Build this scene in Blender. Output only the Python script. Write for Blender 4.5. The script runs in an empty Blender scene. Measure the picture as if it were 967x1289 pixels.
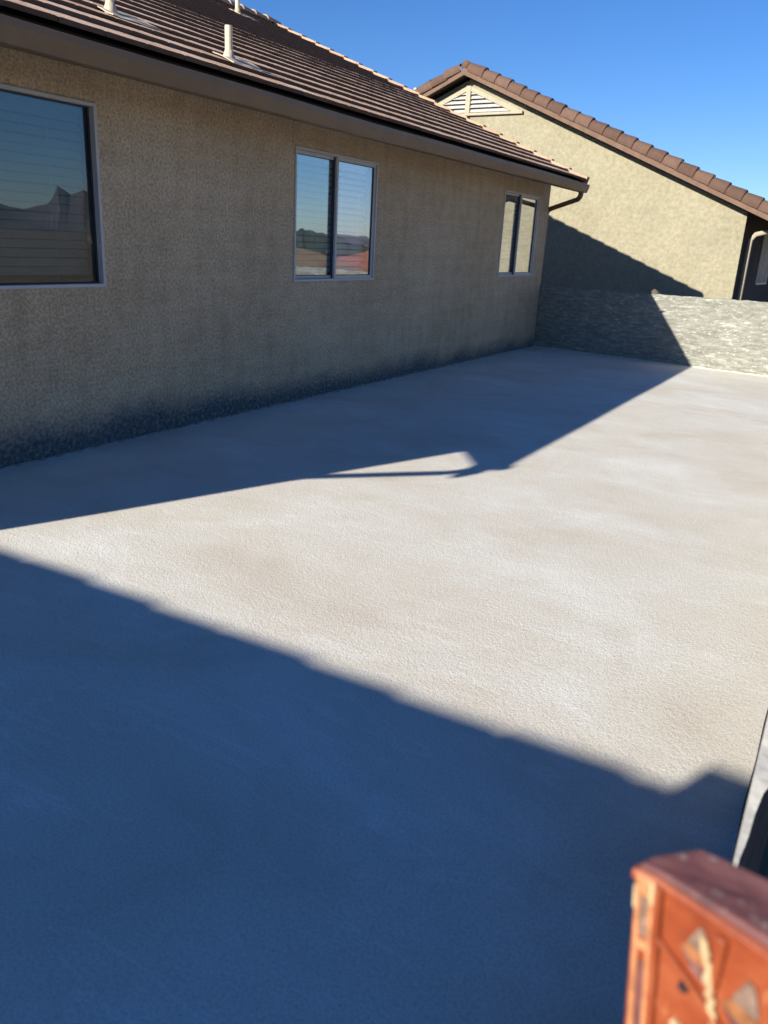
import bpy, bmesh, math, random
from mathutils import Vector, Matrix, noise

random.seed(7)
R = math.radians
scene = bpy.context.scene
COL = scene.collection

# ------------------------------------------------------------------ camera
CAM = Vector((4.763, 0.0, 1.584))
PITCH, ROLL, YAW, FPX = R(18.81), R(3.09), R(29.54), 1002.1
fw = Vector((-math.sin(YAW)*math.cos(PITCH), math.cos(YAW)*math.cos(PITCH), -math.sin(PITCH)))
rt = Vector((math.cos(YAW), math.sin(YAW), 0))
up = rt.cross(fw)
r2 = math.cos(ROLL)*rt + math.sin(ROLL)*up
u2 = -math.sin(ROLL)*rt + math.cos(ROLL)*up
cd = bpy.data.cameras.new('camera')
cam = bpy.data.objects.new('camera', cd); COL.objects.link(cam)
M = Matrix((r2, u2, -fw)).transposed().to_4x4(); M.translation = CAM
cam.matrix_world = M
cd.sensor_fit = 'HORIZONTAL'; cd.sensor_width = 36.0
cd.lens = FPX/967*36
cd.clip_start = 0.02; cd.clip_end = 8000
cd.dof.use_dof = True; cd.dof.focus_distance = 5.5
cd.dof.aperture_fstop = cd.lens/7.5          # a phone's small aperture, about 7 mm across
scene.camera = cam

# ------------------------------------------------------------------ sky and sun
TAN_EL = 0.443; EL = math.atan(TAN_EL); AZ = math.atan(0.3686)
travel = Vector((math.sin(AZ)*math.cos(EL), math.cos(AZ)*math.cos(EL), -math.sin(EL)))
world = bpy.data.worlds.new('World'); scene.world = world; world.use_nodes = True
wn = world.node_tree; wn.nodes.clear()
sky = wn.nodes.new('ShaderNodeTexSky'); sky.sky_type = 'NISHITA'; sky.sun_disc = False
sky.sun_elevation = EL; sky.sun_rotation = math.pi + AZ
sky.altitude = 400; sky.air_density = 1.0; sky.dust_density = 0.1; sky.ozone_density = 3.0
hs = wn.nodes.new('ShaderNodeHueSaturation'); hs.inputs['Saturation'].default_value = 1.12
bg = wn.nodes.new('ShaderNodeBackground'); bg.inputs['Strength'].default_value = 0.074
wo = wn.nodes.new('ShaderNodeOutputWorld')
tint = wn.nodes.new('ShaderNodeMix'); tint.data_type = 'RGBA'; tint.blend_type = 'MULTIPLY'; tint.inputs[0].default_value = 1.0
tint.inputs[7].default_value = (0.63, 0.74, 1.0, 1)      # even, deep desert blue over the whole sky
wn.links.new(sky.outputs[0], tint.inputs[6]); wn.links.new(tint.outputs[2], hs.inputs['Color']); wn.links.new(hs.outputs[0], bg.inputs[0]); wn.links.new(bg.outputs[0], wo.inputs[0])
sd = bpy.data.lights.new('sun', 'SUN'); sd.energy = 5.0; sd.angle = R(0.53); sd.color = (1.0, 0.945, 0.84)
sun = bpy.data.objects.new('sun', sd); COL.objects.link(sun)
sun.rotation_euler = travel.to_track_quat('-Z', 'Y').to_euler(); sun.location = (-5, -20, 20)

scene.view_settings.view_transform = 'Standard'; scene.view_settings.look = 'None'
scene.view_settings.gamma = 1.0; scene.view_settings.use_curve_mapping = False
scene.view_settings.exposure = 0.92
scene.cycles.use_denoising = True
scene.cycles.max_bounces = 6; scene.cycles.diffuse_bounces = 3
scene.cycles.use_adaptive_sampling = True; scene.cycles.adaptive_threshold = 0.02
scene.cycles.transparent_max_bounces = 12

# ------------------------------------------------------------------ materials
def lk(nt, a, b): nt.links.new(a, b)
def base_mat(name, rough=0.85, spec=0.3):
    m = bpy.data.materials.new(name); m.use_nodes = True
    nt = m.node_tree; b = nt.nodes['Principled BSDF']
    b.inputs['Roughness'].default_value = rough
    b.inputs['Specular IOR Level'].default_value = spec
    return m, nt, b
def coord(nt, scale=(1, 1, 1), kind='Object'):
    tc = nt.nodes.new('ShaderNodeTexCoord'); mp = nt.nodes.new('ShaderNodeMapping')
    mp.inputs['Scale'].default_value = scale; lk(nt, tc.outputs[kind], mp.inputs[0]); return mp.outputs[0]
def nz(nt, v, scale, detail=4, rough=0.55, dist=0.0):
    n = nt.nodes.new('ShaderNodeTexNoise'); n.inputs['Scale'].default_value = scale
    n.inputs['Detail'].default_value = detail; n.inputs['Roughness'].default_value = rough
    n.inputs['Distortion'].default_value = dist
    if v is not None: lk(nt, v, n.inputs['Vector'])
    return n.outputs['Fac']
def ramp(nt, f, stops, interp='LINEAR'):
    r = nt.nodes.new('ShaderNodeValToRGB'); r.color_ramp.interpolation = interp
    e = r.color_ramp.elements
    while len(e) > 1: e.remove(e[-1])
    e[0].position = stops[0][0]; e[0].color = (*stops[0][1], 1)
    for p, c in stops[1:]:
        k = e.new(p); k.color = (*c, 1)
    lk(nt, f, r.inputs[0]); return r.outputs[0]
def g(x): return (x, x, x)
def mix(nt, f, a, b, mode='MIX'):
    m = nt.nodes.new('ShaderNodeMix'); m.data_type = 'RGBA'; m.blend_type = mode
    if isinstance(f, (int, float)): m.inputs[0].default_value = f
    else: lk(nt, f, m.inputs[0])
    for s, i in ((a, 6), (b, 7)):
        if isinstance(s, tuple): m.inputs[i].default_value = (*s, 1)
        else: lk(nt, s, m.inputs[i])
    return m.outputs[2]
def mth(nt, op, a, b=None, c=None):
    m = nt.nodes.new('ShaderNodeMath'); m.operation = op
    for i, s in enumerate((a, b, c)):
        if s is None: continue
        if isinstance(s, (int, float)): m.inputs[i].default_value = s
        else: lk(nt, s, m.inputs[i])
    return m.outputs[0]
def bump(nt, b, h, strength, dist):
    n = nt.nodes.new('ShaderNodeBump'); n.inputs['Strength'].default_value = strength
    n.inputs['Distance'].default_value = dist; lk(nt, h, n.inputs['Height'])
    lk(nt, n.outputs[0], b.inputs['Normal']); return n

def plain(name, col, rough=0.6, var=0.08, scale=8, spec=0.3, metal=0.0, bumpd=0.0, bscale=60):
    m, nt, b = base_mat(name, rough, spec); b.inputs['Metallic'].default_value = metal
    v = coord(nt); f = nz(nt, v, scale, 5)
    lo = tuple(max(0, c*(1-var)) for c in col); hi = tuple(min(1, c*(1+var)) for c in col)
    lk(nt, ramp(nt, f, [(0.3, lo), (0.7, hi)]), b.inputs['Base Color'])
    if bumpd: bump(nt, b, nz(nt, v, bscale, 4), 0.7, bumpd)
    return m

def stucco(name, a, c, grain=55, bd=0.010, base_band=False, lo=0.30, amt=0.55):
    m, nt, b = base_mat(name, 0.92, 0.15)
    v = coord(nt)
    big = nz(nt, v, 0.7, 2, 0.6); mid = nz(nt, v, 6.0, 3, 0.6)
    f = mth(nt, 'MULTIPLY_ADD', mid, 0.5, mth(nt, 'MULTIPLY', big, 0.5))
    col = ramp(nt, f, [(0.33, a), (0.67, c)])
    fine = nz(nt, v, grain, 3, 0.65)
    col = mix(nt, amt, col, ramp(nt, fine, [(0.34, g(lo)), (0.62, g(1.0))]), 'MULTIPLY')
    if base_band:
        lath = nz(nt, coord(nt, (1, 0.5, 9)), 1.6, 3, 0.6)      # faint lath lines and drips in the finish coat
        col = mix(nt, 0.5, col, ramp(nt, lath, [(0.35, g(0.86)), (0.6, g(1.0))]), 'MULTIPLY')
        col = mix(nt, 0.5, col, ramp(nt, nz(nt, coord(nt, (1, 5, 0.35)), 1.3, 3, 0.6), [(0.34, g(0.84)), (0.55, g(1.0))]), 'MULTIPLY')
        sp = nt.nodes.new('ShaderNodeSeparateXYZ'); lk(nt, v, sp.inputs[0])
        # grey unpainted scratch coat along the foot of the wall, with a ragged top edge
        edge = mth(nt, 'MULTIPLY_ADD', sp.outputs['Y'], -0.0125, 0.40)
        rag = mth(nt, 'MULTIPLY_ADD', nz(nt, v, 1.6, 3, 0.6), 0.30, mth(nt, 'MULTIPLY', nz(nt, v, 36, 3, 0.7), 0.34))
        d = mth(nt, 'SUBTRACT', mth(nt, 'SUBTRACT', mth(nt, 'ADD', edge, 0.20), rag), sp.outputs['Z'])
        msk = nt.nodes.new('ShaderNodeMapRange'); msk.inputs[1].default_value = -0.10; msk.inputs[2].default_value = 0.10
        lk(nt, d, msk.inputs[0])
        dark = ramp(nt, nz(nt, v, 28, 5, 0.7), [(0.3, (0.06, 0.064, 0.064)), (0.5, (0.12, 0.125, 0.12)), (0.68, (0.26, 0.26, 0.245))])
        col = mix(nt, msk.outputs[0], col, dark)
    lk(nt, col, b.inputs['Base Color'])
    bump(nt, b, fine, 0.9, bd)
    return m

def deck_mat():
    m, nt, b = base_mat('deck_coating', 0.9, 0.18)
    v = coord(nt)
    big = nz(nt, coord(nt, (0.8, 1.15, 1)), 1.1, 4, 0.62, 0.6)
    col = ramp(nt, big, [(0.30, (0.585, 0.53, 0.44)), (0.44, (0.63, 0.585, 0.50)), (0.58, (0.66, 0.63, 0.555)), (0.74, (0.74, 0.72, 0.665))])
    # thin pale trowel streaks
    vr = coord(nt, (0.35, 2.2, 1)); vr.node.inputs['Rotation'].default_value = (0, 0, 0.25)
    st = nz(nt, vr, 2.2, 3, 0.55, 1.2)
    ln = ramp(nt, st, [(0.555, g(0)), (0.575, g(1)), (0.595, g(0))])
    col = mix(nt, mth(nt, 'MULTIPLY', mth(nt, 'MULTIPLY', ln, big), 0.42), col, (0.84, 0.83, 0.80))
    tan = ramp(nt, nz(nt, v, 2.3, 3, 0.65, 0.4), [(0.52, g(0)), (0.72, g(1))])
    col = mix(nt, mth(nt, 'MULTIPLY', tan, 0.26), col, (0.52, 0.45, 0.35))
    grain = nz(nt, v, 120, 2, 0.7)
    col = mix(nt, 0.62, col, ramp(nt, grain, [(0.32, g(0.66)), (0.6, g(1.0))]), 'MULTIPLY')
    specks = nt.nodes.new('ShaderNodeTexVoronoi'); specks.inputs['Scale'].default_value = 24; lk(nt, v, specks.inputs['Vector'])
    sel = mth(nt, 'MULTIPLY', mth(nt, 'LESS_THAN', specks.outputs['Distance'], 0.06), mth(nt, 'GREATER_THAN', big, 0.54))
    col = mix(nt, mth(nt, 'MULTIPLY', sel, 0.55), col, (0.13, 0.12, 0.115))
    lk(nt, col, b.inputs['Base Color'])
    h = mth(nt, 'ADD', grain, mth(nt, 'MULTIPLY', nz(nt, v, 45, 2, 0.6), 0.8))
    bump(nt, b, h, 0.75, 0.0036)
    return m

def block_mat():
    m, nt, b = base_mat('skimmed_block', 0.92, 0.15)
    v = coord(nt); vs = coord(nt, (2.0, 2.0, 9))
    st = nz(nt, vs, 2.6, 6, 0.65, 0.4)
    col = ramp(nt, st, [(0.30, (0.17, 0.168, 0.135)), (0.50, (0.25, 0.247, 0.205)), (0.60, (0.31, 0.307, 0.26)), (0.68, (0.45, 0.445, 0.395))])
    fl = nz(nt, coord(nt, (1.4, 1.4, 4)), 11, 5, 0.7, 0.6)
    col = mix(nt, mth(nt, 'MULTIPLY', ramp(nt, fl, [(0.57, g(0)), (0.66, g(1))]), 0.75), col, (0.60, 0.595, 0.56))
    col = mix(nt, 0.5, col, ramp(nt, nz(nt, v, 60, 4), [(0.3, g(0.55)), (0.7, g(1))]), 'MULTIPLY')
    lk(nt, col, b.inputs['Base Color'])
    bump(nt, b, mth(nt, 'ADD', st, mth(nt, 'ADD', mth(nt, 'MULTIPLY', fl, 0.6), mth(nt, 'MULTIPLY', nz(nt, v, 45, 4), 0.6))), 0.9, 0.010)
    return m

def tile_mat(name, c1, c2, c3):
    m, nt, b = base_mat(name, 0.85, 0.25)
    oi = nt.nodes.new('ShaderNodeObjectInfo'); v = coord(nt)
    add = nt.nodes.new('ShaderNodeVectorMath'); add.operation = 'ADD'; lk(nt, v, add.inputs[0]); lk(nt, oi.outputs['Location'], add.inputs[1])
    col = ramp(nt, oi.outputs['Random'], [(0.0, c1), (0.5, c2), (1.0, c3)])
    f = nz(nt, add.outputs[0], 9, 5, 0.65)
    col = mix(nt, 0.8, col, ramp(nt, f, [(0.28, g(0.72)), (0.62, g(1.0)), (0.78, g(1.06))]), 'MULTIPLY')
    lk(nt, col, b.inputs['Base Color'])
    bump(nt, b, nz(nt, add.outputs[0], 70, 4), 0.6, 0.006)
    return m

def glass_mat(name, ior, tint=(0.9, 0.95, 0.93), wav=0.002):
    m = bpy.data.materials.new(name); m.use_nodes = True; nt = m.node_tree; nt.nodes.clear()
    o = nt.nodes.new('ShaderNodeOutputMaterial'); mx = nt.nodes.new('ShaderNodeMixShader')
    ge = nt.nodes.new('ShaderNodeNewGeometry'); dp = nt.nodes.new('ShaderNodeVectorMath'); dp.operation = 'DOT_PRODUCT'
    lk(nt, ge.outputs['Incoming'], dp.inputs[0]); lk(nt, ge.outputs['Normal'], dp.inputs[1])
    om = mth(nt, 'SUBTRACT', 1.0, mth(nt, 'ABSOLUTE', dp.outputs['Value']))       # Schlick reflectance, the same from both sides of the pane
    fr = mth(nt, 'MULTIPLY_ADD', mth(nt, 'POWER', om, 5.0), 1.0-ior, ior)
    t = nt.nodes.new('ShaderNodeBsdfTransparent'); t.inputs[0].default_value = (*tint, 1)
    gl = nt.nodes.new('ShaderNodeBsdfGlossy'); gl.inputs['Roughness'].default_value = 0.0; gl.inputs[0].default_value = (0.95, 0.97, 1, 1)
    bm = nt.nodes.new('ShaderNodeBump'); bm.inputs['Strength'].default_value = 0.5; bm.inputs['Distance'].default_value = wav
    lk(nt, nz(nt, coord(nt), 2.5, 2), bm.inputs['Height']); lk(nt, bm.outputs[0], gl.inputs['Normal'])
    lk(nt, fr, mx.inputs[0]); lk(nt, t.outputs[0], mx.inputs[1]); lk(nt, gl.outputs[0], mx.inputs[2]); lk(nt, mx.outputs[0], o.inputs[0])
    return m

def orange_mat():
    m, nt, b = base_mat('orange_fibreglass', 0.45, 0.4)
    v = coord(nt)
    col = ramp(nt, nz(nt, v, 14, 5, 0.6), [(0.3, (0.14, 0.027, 0.010)), (0.5, (0.24, 0.050, 0.016)), (0.75, (0.32, 0.090, 0.034))])
    sc = ramp(nt, nz(nt, coord(nt, (1, 1, 0.35)), 60, 4, 0.7), [(0.62, g(0)), (0.70, g(1))])
    col = mix(nt, mth(nt, 'MULTIPLY', sc, 0.5), col, (0.55, 0.28, 0.13))
    lk(nt, col, b.inputs['Base Color']); bump(nt, b, nz(nt, v, 90, 4), 0.5, 0.001)
    return m

MT = {}
MT['deck'] = deck_mat()
MT['wall'] = stucco('house_stucco', (0.575, 0.415, 0.25), (0.75, 0.57, 0.375), 50, 0.015, base_band=True, lo=0.24, amt=0.58)
MT['nwall'] = stucco('neighbor_stucco', (0.27, 0.243, 0.163), (0.355, 0.323, 0.225), 14, 0.010, lo=0.62)
MT['block'] = block_mat()
MT['sidewall_shade'] = stucco('shaded_side_stucco', (0.05, 0.045, 0.04), (0.08, 0.075, 0.065), 24, 0.012)  # side wall darkened so the colour itself carries its shade
MT['tile'] = tile_mat('roof_tile_sunlit', (0.58, 0.365, 0.225), (0.66, 0.43, 0.28), (0.74, 0.51, 0.35))
MT['raketile'] = tile_mat('rake_tile_clay', (0.40, 0.265, 0.175), (0.44, 0.30, 0.20), (0.48, 0.33, 0.23))
MT['tileshade'] = tile_mat('tile_shade_clay', (0.12, 0.07, 0.045), (0.14, 0.085, 0.055), (0.16, 0.10, 0.07))  # dark copy of the tile clay, with the shade of the noses painted in
MT['captile'] = tile_mat('cap_tile_clay', (0.105, 0.062, 0.045), (0.13, 0.075, 0.054), (0.165, 0.10, 0.072))
MT['underlay'] = plain('underlayment', (0.04, 0.035, 0.03), 0.95)
MT['gutter'] = plain('taupe_gutter_paint', (0.20, 0.128, 0.072), 0.5, 0.10, 3)
MT['fascia'] = plain('fascia_paint', (0.17, 0.135, 0.09), 0.7, 0.1, 4)
MT['soffit'] = plain('soffit_wood', (0.15, 0.11, 0.07), 0.8)
MT['barge'] = plain('barge_board', (0.155, 0.095, 0.065), 0.8, 0.15, 6)
MT['trim'] = plain('cream_trim', (0.62, 0.56, 0.43), 0.7, 0.08, 6)
MT['ventframe'] = plain('vent_frame_paint', (0.36, 0.325, 0.235), 0.8, 0.1, 6)
MT['slat'] = plain('vent_slat_paint', (0.40, 0.385, 0.35), 0.7, 0.1, 6)
MT['frame'] = plain('window_frame', (0.50, 0.46, 0.42), 0.45, 0.06, 5)
MT['gasket'] = plain('window_gasket', (0.045, 0.045, 0.05), 0.6)
MT['blind'] = plain('white_blind', (0.86, 0.84, 0.82), 0.55, 0.03)
MT['spout'] = plain('beige_spout', (0.33, 0.285, 0.215), 0.6, 0.1, 10)
MT['pipe'] = plain('cream_pipe', (0.62, 0.54, 0.36), 0.6, 0.07, 20)
MT['lead'] = plain('flashing', (0.50, 0.42, 0.31), 0.6, 0.2, 12)
MT['glass'] = glass_mat('window_glass', 0.22, (0.97, 0.97, 0.99), wav=0.0010)
MT['glass_far'] = glass_mat('window_glass_far', 0.36, (0.97, 0.97, 0.97), wav=0.0010)
MT['glass_mid'] = glass_mat('window_glass_sash', 0.22, (0.70, 0.80, 0.82), wav=0.0010)
MT['glass_dark'] = glass_mat('window_glass_tinted', 0.09, (0.50, 0.58, 0.58), wav=0.001)
MT['orange'] = orange_mat()
def plum_mat():
    m, nt, b = base_mat('worn_plum_cap', 0.65, 0.3); v = coord(nt, (1, 3, 1))
    col = ramp(nt, nz(nt, v, 16, 5, 0.65, 0.5), [(0.34, (0.07, 0.03, 0.032)), (0.5, (0.145, 0.055, 0.052)), (0.68, (0.22, 0.095, 0.085))])
    col = mix(nt, ramp(nt, nz(nt, coord(nt), 45, 4, 0.7), [(0.60, g(0)), (0.68, g(0.7))]), col, (0.30, 0.24, 0.22))
    lk(nt, col, b.inputs['Base Color']); bump(nt, b, nz(nt, v, 80, 3), 0.6, 0.001); return m
MT['plum'] = plum_mat()
MT['drip'] = plain('dried_cream_paint', (0.50, 0.35, 0.19), 0.6, 0.3, 60)
MT['greypaint'] = plain('grey_smear', (0.20, 0.13, 0.095), 0.7, 0.6, 60)
MT['steel'] = plain('steel', (0.10, 0.10, 0.10), 0.4, 0.2, 30, metal=0.8)
MT['dark'] = plain('black_plastic', (0.03, 0.03, 0.03), 0.5)
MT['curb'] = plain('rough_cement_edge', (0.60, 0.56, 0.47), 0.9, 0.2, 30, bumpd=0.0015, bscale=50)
MT['curb_shade'] = plain('shaded_cement', (0.06, 0.06, 0.058), 0.95, 0.3, 12, bumpd=0.01)  # cement of the wall sides, darkened to paint in their shade
MT['soil'] = plain('desert_ground', (0.24, 0.18, 0.12), 0.95, 0.4, 0.15, bumpd=0.03, bscale=4)
MT['hill'] = plain('rock_hill', (0.15, 0.14, 0.15), 0.95, 0.3, 0.01)
MT['scrub'] = plain('scrub_hill', (0.05, 0.055, 0.035), 0.95, 0.4, 0.08)
MT['redroof'] = plain('red_tile_roof', (0.33, 0.135, 0.085), 0.85, 0.2, 1.5)
MT['brownroof'] = plain('brown_tile_roof', (0.24, 0.15, 0.085), 0.85, 0.2, 1.5)
MT['farwall'] = plain('far_stucco', (0.45, 0.36, 0.25), 0.9, 0.1, 1)
MT['brown'] = plain('brown_stone', (0.11, 0.085, 0.06), 0.9, 0.2, 20)

# ------------------------------------------------------------------ mesh helpers
class MB:
    def __init__(s): s.v = []; s.f = []
    def poly(s, pts):
        i = len(s.v); s.v += [tuple(p) for p in pts]; s.f.append(tuple(range(i, i+len(pts)))); return s
    def hexa(s, p):                       # 8 points: bottom 4 (ccw from above), top 4
        i = len(s.v); s.v += [tuple(q) for q in p]
        for q in ((3, 2, 1, 0), (4, 5, 6, 7), (0, 1, 5, 4), (1, 2, 6, 5), (2, 3, 7, 6), (3, 0, 4, 7)):
            s.f.append(tuple(i+k for k in q))
        return s
    def box(s, x0, x1, y0, y1, z0, z1):
        return s.hexa([(x0, y0, z0), (x1, y0, z0), (x1, y1, z0), (x0, y1, z0), (x0, y0, z1), (x1, y0, z1), (x1, y1, z1), (x0, y1, z1)])
    def tube(s, pts, rad, n=12, cap=True, sq=None):
        rings = []; pts = [Vector(p) for p in pts]
        if isinstance(rad, (int, float)): rad = [rad]*len(pts)
        for k, p in enumerate(pts):
            a = pts[max(0, k-1)]; b = pts[min(len(pts)-1, k+1)]; t = (b-a).normalized()
            ref = Vector((0, 1, 0)) if abs(t.y) < 0.9 else Vector((1, 0, 0))
            e1 = t.cross(ref).normalized(); e2 = t.cross(e1).normalized(); i = len(s.v)
            for q in range(n):
                an = 2*math.pi*q/n; c, d = math.cos(an), math.sin(an)
                if sq: c = max(-1, min(1, c*1.35)); d = max(-1, min(1, d*1.35))*sq
                s.v.append(tuple(p+rad[k]*(c*e1+d*e2)))
            rings.append(i)
        for k in range(len(rings)-1):
            for q in range(n):
                s.f.append((rings[k]+q, rings[k]+(q+1) % n, rings[k+1]+(q+1) % n, rings[k+1]+q))
        if cap:
            s.f.append(tuple(rings[0]+q for q in range(n))[::-1]); s.f.append(tuple(rings[-1]+q for q in range(n)))
        return s
    def mesh(s, name):
        me = bpy.data.meshes.new(name); me.from_pydata(s.v, [], s.f); me.validate()
        bm = bmesh.new(); bm.from_mesh(me); bmesh.ops.recalc_face_normals(bm, faces=bm.faces); bm.to_mesh(me); bm.free()
        return me
    def build(s, name, mat, parent=None, bevel=0, smooth=False):
        me = s.mesh(name); me.materials.append(MT[mat] if isinstance(mat, str) else mat)
        o = bpy.data.objects.new(name, me); COL.objects.link(o); o.parent = parent
        if bevel:
            b = o.modifiers.new('bevel', 'BEVEL'); b.width = bevel; b.segments = 2; b.limit_method = 'ANGLE'; b.angle_limit = R(35)
        if smooth:
            for p in me.polygons: p.use_smooth = True
        return o
def link(name, me, parent=None, loc=(0, 0, 0), mw=None):
    o = bpy.data.objects.new(name, me); COL.objects.link(o); o.parent = parent
    if mw is not None: o.matrix_basis = mw
    else: o.location = loc
    return o
def tag(o, label=None, cat=None, group=None, kind=None):
    if label: o['label'] = label
    if cat: o['category'] = cat
    if group: o['group'] = group
    if kind: o['kind'] = kind
    return o
def empty(name, loc=(0, 0, 0), rz=0):
    o = bpy.data.objects.new(name, None); COL.objects.link(o); o.location = loc; o.rotation_euler = (0, 0, rz)
    o.empty_display_size = 0.2; return o
def rnd(a, b): return random.uniform(a, b)

# ------------------------------------------------------------------ ground, far hills
def smooth(t): t = max(0, min(1, t)); return t*t*(3-2*t)
xs = [-3000, -1200, -500, -200, -80, -30, -13, -5, 0, 3, 4.86, 4.861, 5.4, 6.5, 8, 11, 15, 20, 26, 34, 45, 60, 90, 150, 300, 700, 1500, 3500]
ys = [-3000, -1200, -500, -200, -80, -40, -20, -10, -4, 0, 4, 8, 13, 17, 22, 28, 36, 48, 65, 90, 150, 300, 700, 1500, 3500]
gb = MB()
def gz(x, y):
    if x <= 4.86: return -0.14
    return -1.0 - 3.6*smooth((x-5)/20) - 5*smooth((x-40)/200)
for y in ys:
    for x in xs: gb.v.append((x, y, gz(x, y)))
nx = len(xs)
for j in range(len(ys)-1):
    for i in range(nx-1): gb.f.append((j*nx+i, j*nx+i+1, (j+1)*nx+i+1, (j+1)*nx+i))
tag(gb.build('ground', 'soil'), kind='structure')

def ridge(name, mat, rad, prof, a0, a1, n, depth, base):
    b = MB(); N = n+1
    for k in range(N):
        a = a0+(a1-a0)*k/n; h = prof(a)
        for dr, hh in ((-depth, base), (-depth*0.4, base+(h-base)*0.55), (0, h), (depth*0.5, base+(h-base)*0.4), (depth, base)):
            rr = rad+dr*(1+0.2*noise.noise(Vector((a*0.3, dr, 3)))); b.v.append((rr*math.cos(R(a)), rr*math.sin(R(a)), hh))
    for k in range(n):
        for q in range(4): b.f.append((k*5+q, (k+1)*5+q, (k+1)*5+q+1, k*5+q+1))
    return tag(b.build(name, mat), kind='structure')
def prof_far(a):
    h = 12+12*noise.noise(Vector((a*0.09, 1.3, 0)))+7*noise.noise(Vector((a*0.4, 4.3, 0)))+3*noise.noise(Vector((a*1.3, 9.3, 0)))
    h += 34*math.exp(-((a-39.6)/2.2)**2)+20*math.exp(-((a-38.7)/0.40)**2)+13*math.exp(-((a-40.2)/0.45)**2)
    h += 20*math.exp(-((a-34.5)/1.8)**2)+30*math.exp(-((a-44)/2.0)**2)
    return max(h, 4)
ridge('hills', 'hill', 1500, prof_far, -60, 88, 420, 260, -12)
def prof_near(a):
    return 1.4+2.6*noise.noise(Vector((a*0.22, 7.7, 0)))+1.2*noise.noise(Vector((a*0.9, 2.7, 0)))+0.6*noise.noise(Vector((a*3, 5.7, 0)))
ridge('hill', 'scrub', 190, prof_near, 46, 86, 200, 30, -10)

# ------------------------------------------------------------------ deck
DX = 4.7595
PY0, PY1 = 13.32, 12.86            # face of the far wall at x = 0 and x = 4
db = MB()
n1, n2 = 24, 60
for j in range(n2+1):
    for i in range(n1+1):
        x = -0.02+(DX+0.02)*i/n1; y = -2.4+(13.45+2.4)*j/n2
        edge = 0.0
        zz = 0.004*noise.noise(Vector((x*0.6, y*0.6, 0)))-0.012*(x/DX)**2*smooth((y-6)/6)
        if i == n1: x += 0.006*noise.noise(Vector((0, y*4, 1)))
        db.v.append((x, y, zz))
for j in range(n2):
    for i in range(n1):
        a = j*(n1+1)+i; db.f.append((a, a+1, a+n1+2, a+n1+1))
# slab edge
i0 = len(db.v)
for j in range(n2+1):
    x, y, z = db.v[j*(n1+1)+n1]; db.v.append((x, y, -0.9))
for j in range(n2):
    a = j*(n1+1)+n1; b_ = (j+1)*(n1+1)+n1; db.f.append((a, i0+j, i0+j+1, b_))
deck = tag(db.build('deck', 'deck', smooth=False), kind='structure')
# the coating turned up in a thin bead where it meets the house
bb = MB()
for k in range(420):
    y0 = 13.3*k/420; y1 = 13.3*(k+1)/420
    if k == 0: bb.v += [(0.0, y0, 0.012), (0.012, y0, 0.010), (0.02, y0, -0.002)]
    h = 0.012+0.010*noise.noise(Vector((0, y1*3, 5)))+0.008*noise.noise(Vector((0, y1*14, 5)))
    w = 0.018+0.008*noise.noise(Vector((2, y1*5, 5)))
    i = len(bb.v); bb.v += [(0.0, y1, max(h, 0.003)), (w*0.6, y1, max(h*0.8, 0.002)), (w*1.2, y1, -0.003)]
    bb.f += [(i-3, i-2, i+1, i), (i-2, i-1, i+2, i+1)]
MT['bead'] = plain('bead_coating', (0.30, 0.27, 0.22), 0.9, 0.4, 12)
bb.build('coating_bead', 'bead', deck)

# ------------------------------------------------------------------ our house
HY0, HY1 = -0.21, 13.30
SLOPE = 0.417
EX, EZ = 0.53, 2.615                # roof deck plane at the eave
RX = -5.70                         # ridge
RZ = EZ+SLOPE*(EX-RX)
SILL, HEAD = 1.163, 2.363
WIN = [(2.34, 4.142), (6.398, 7.874), (11.412, 12.828)]
house = tag(empty('stucco_house', (0, 0, 0)), 'tan stucco house with long tiled eave and three windows along the deck', 'house')

def wall_x(b, x0, x1, y0, y1, z0, z1, holes):     # wall lying in a plane of constant x, with rectangular holes
    ysl = sorted({y0, y1, *[h[0] for h in holes], *[h[1] for h in holes]})
    zsl = sorted({z0, z1, *[h[2] for h in holes], *[h[3] for h in holes]})
    inh = lambda y, z: any(h[0] < y < h[1] and h[2] < z < h[3] for h in holes)
    for a in range(len(ysl)-1):
        for c in range(len(zsl)-1):
            ya, yb, za, zb = ysl[a], ysl[a+1], zsl[c], zsl[c+1]
            if inh((ya+yb)/2, (za+zb)/2): continue
            b.poly([(x1, ya, za), (x1, yb, za), (x1, yb, zb), (x1, ya, zb)])
            b.poly([(x0, ya, za), (x0, ya, zb), (x0, yb, zb), (x0, yb, za)])
    for h in holes:
        b.poly([(x0, h[0], h[2]), (x1, h[0], h[2]), (x1, h[0], h[3]), (x0, h[0], h[3])])
        b.poly([(x0, h[1], h[2]), (x0, h[1], h[3]), (x1, h[1], h[3]), (x1, h[1], h[2])])
        b.poly([(x0, h[0], h[2]), (x0, h[1], h[2]), (x1, h[1], h[2]), (x1, h[0], h[2])])
        b.poly([(x0, h[0], h[3]), (x1, h[0], h[3]), (x1, h[1], h[3]), (x0, h[1], h[3])])
wb = MB()
WT = EZ+SLOPE*EX-0.02              # wall top under the roof deck
wall_x(wb, -0.16, 0.0, HY0, HY1, -0.3, WT, [(a, b, SILL, HEAD) for a, b in WIN])
XB = 2*RX
wb.poly([(XB, HY0, -0.3), (XB, HY1, -0.3), (XB, HY1, WT), (XB, HY0, WT)])
for y in (HY0, HY1):
    wb.poly([(0, y, -0.3), (XB, y, -0.3), (XB, y, WT), (RX, y, RZ-0.04), (0, y, WT)])
wall = wb.build('wall', 'wall', house)
wb = MB(); wb.poly([(-0.2, HY0+.1, 0), (XB, HY0+.1, 0), (XB, HY1-.1, 0), (-0.2, HY1-.1, 0)])
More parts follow.
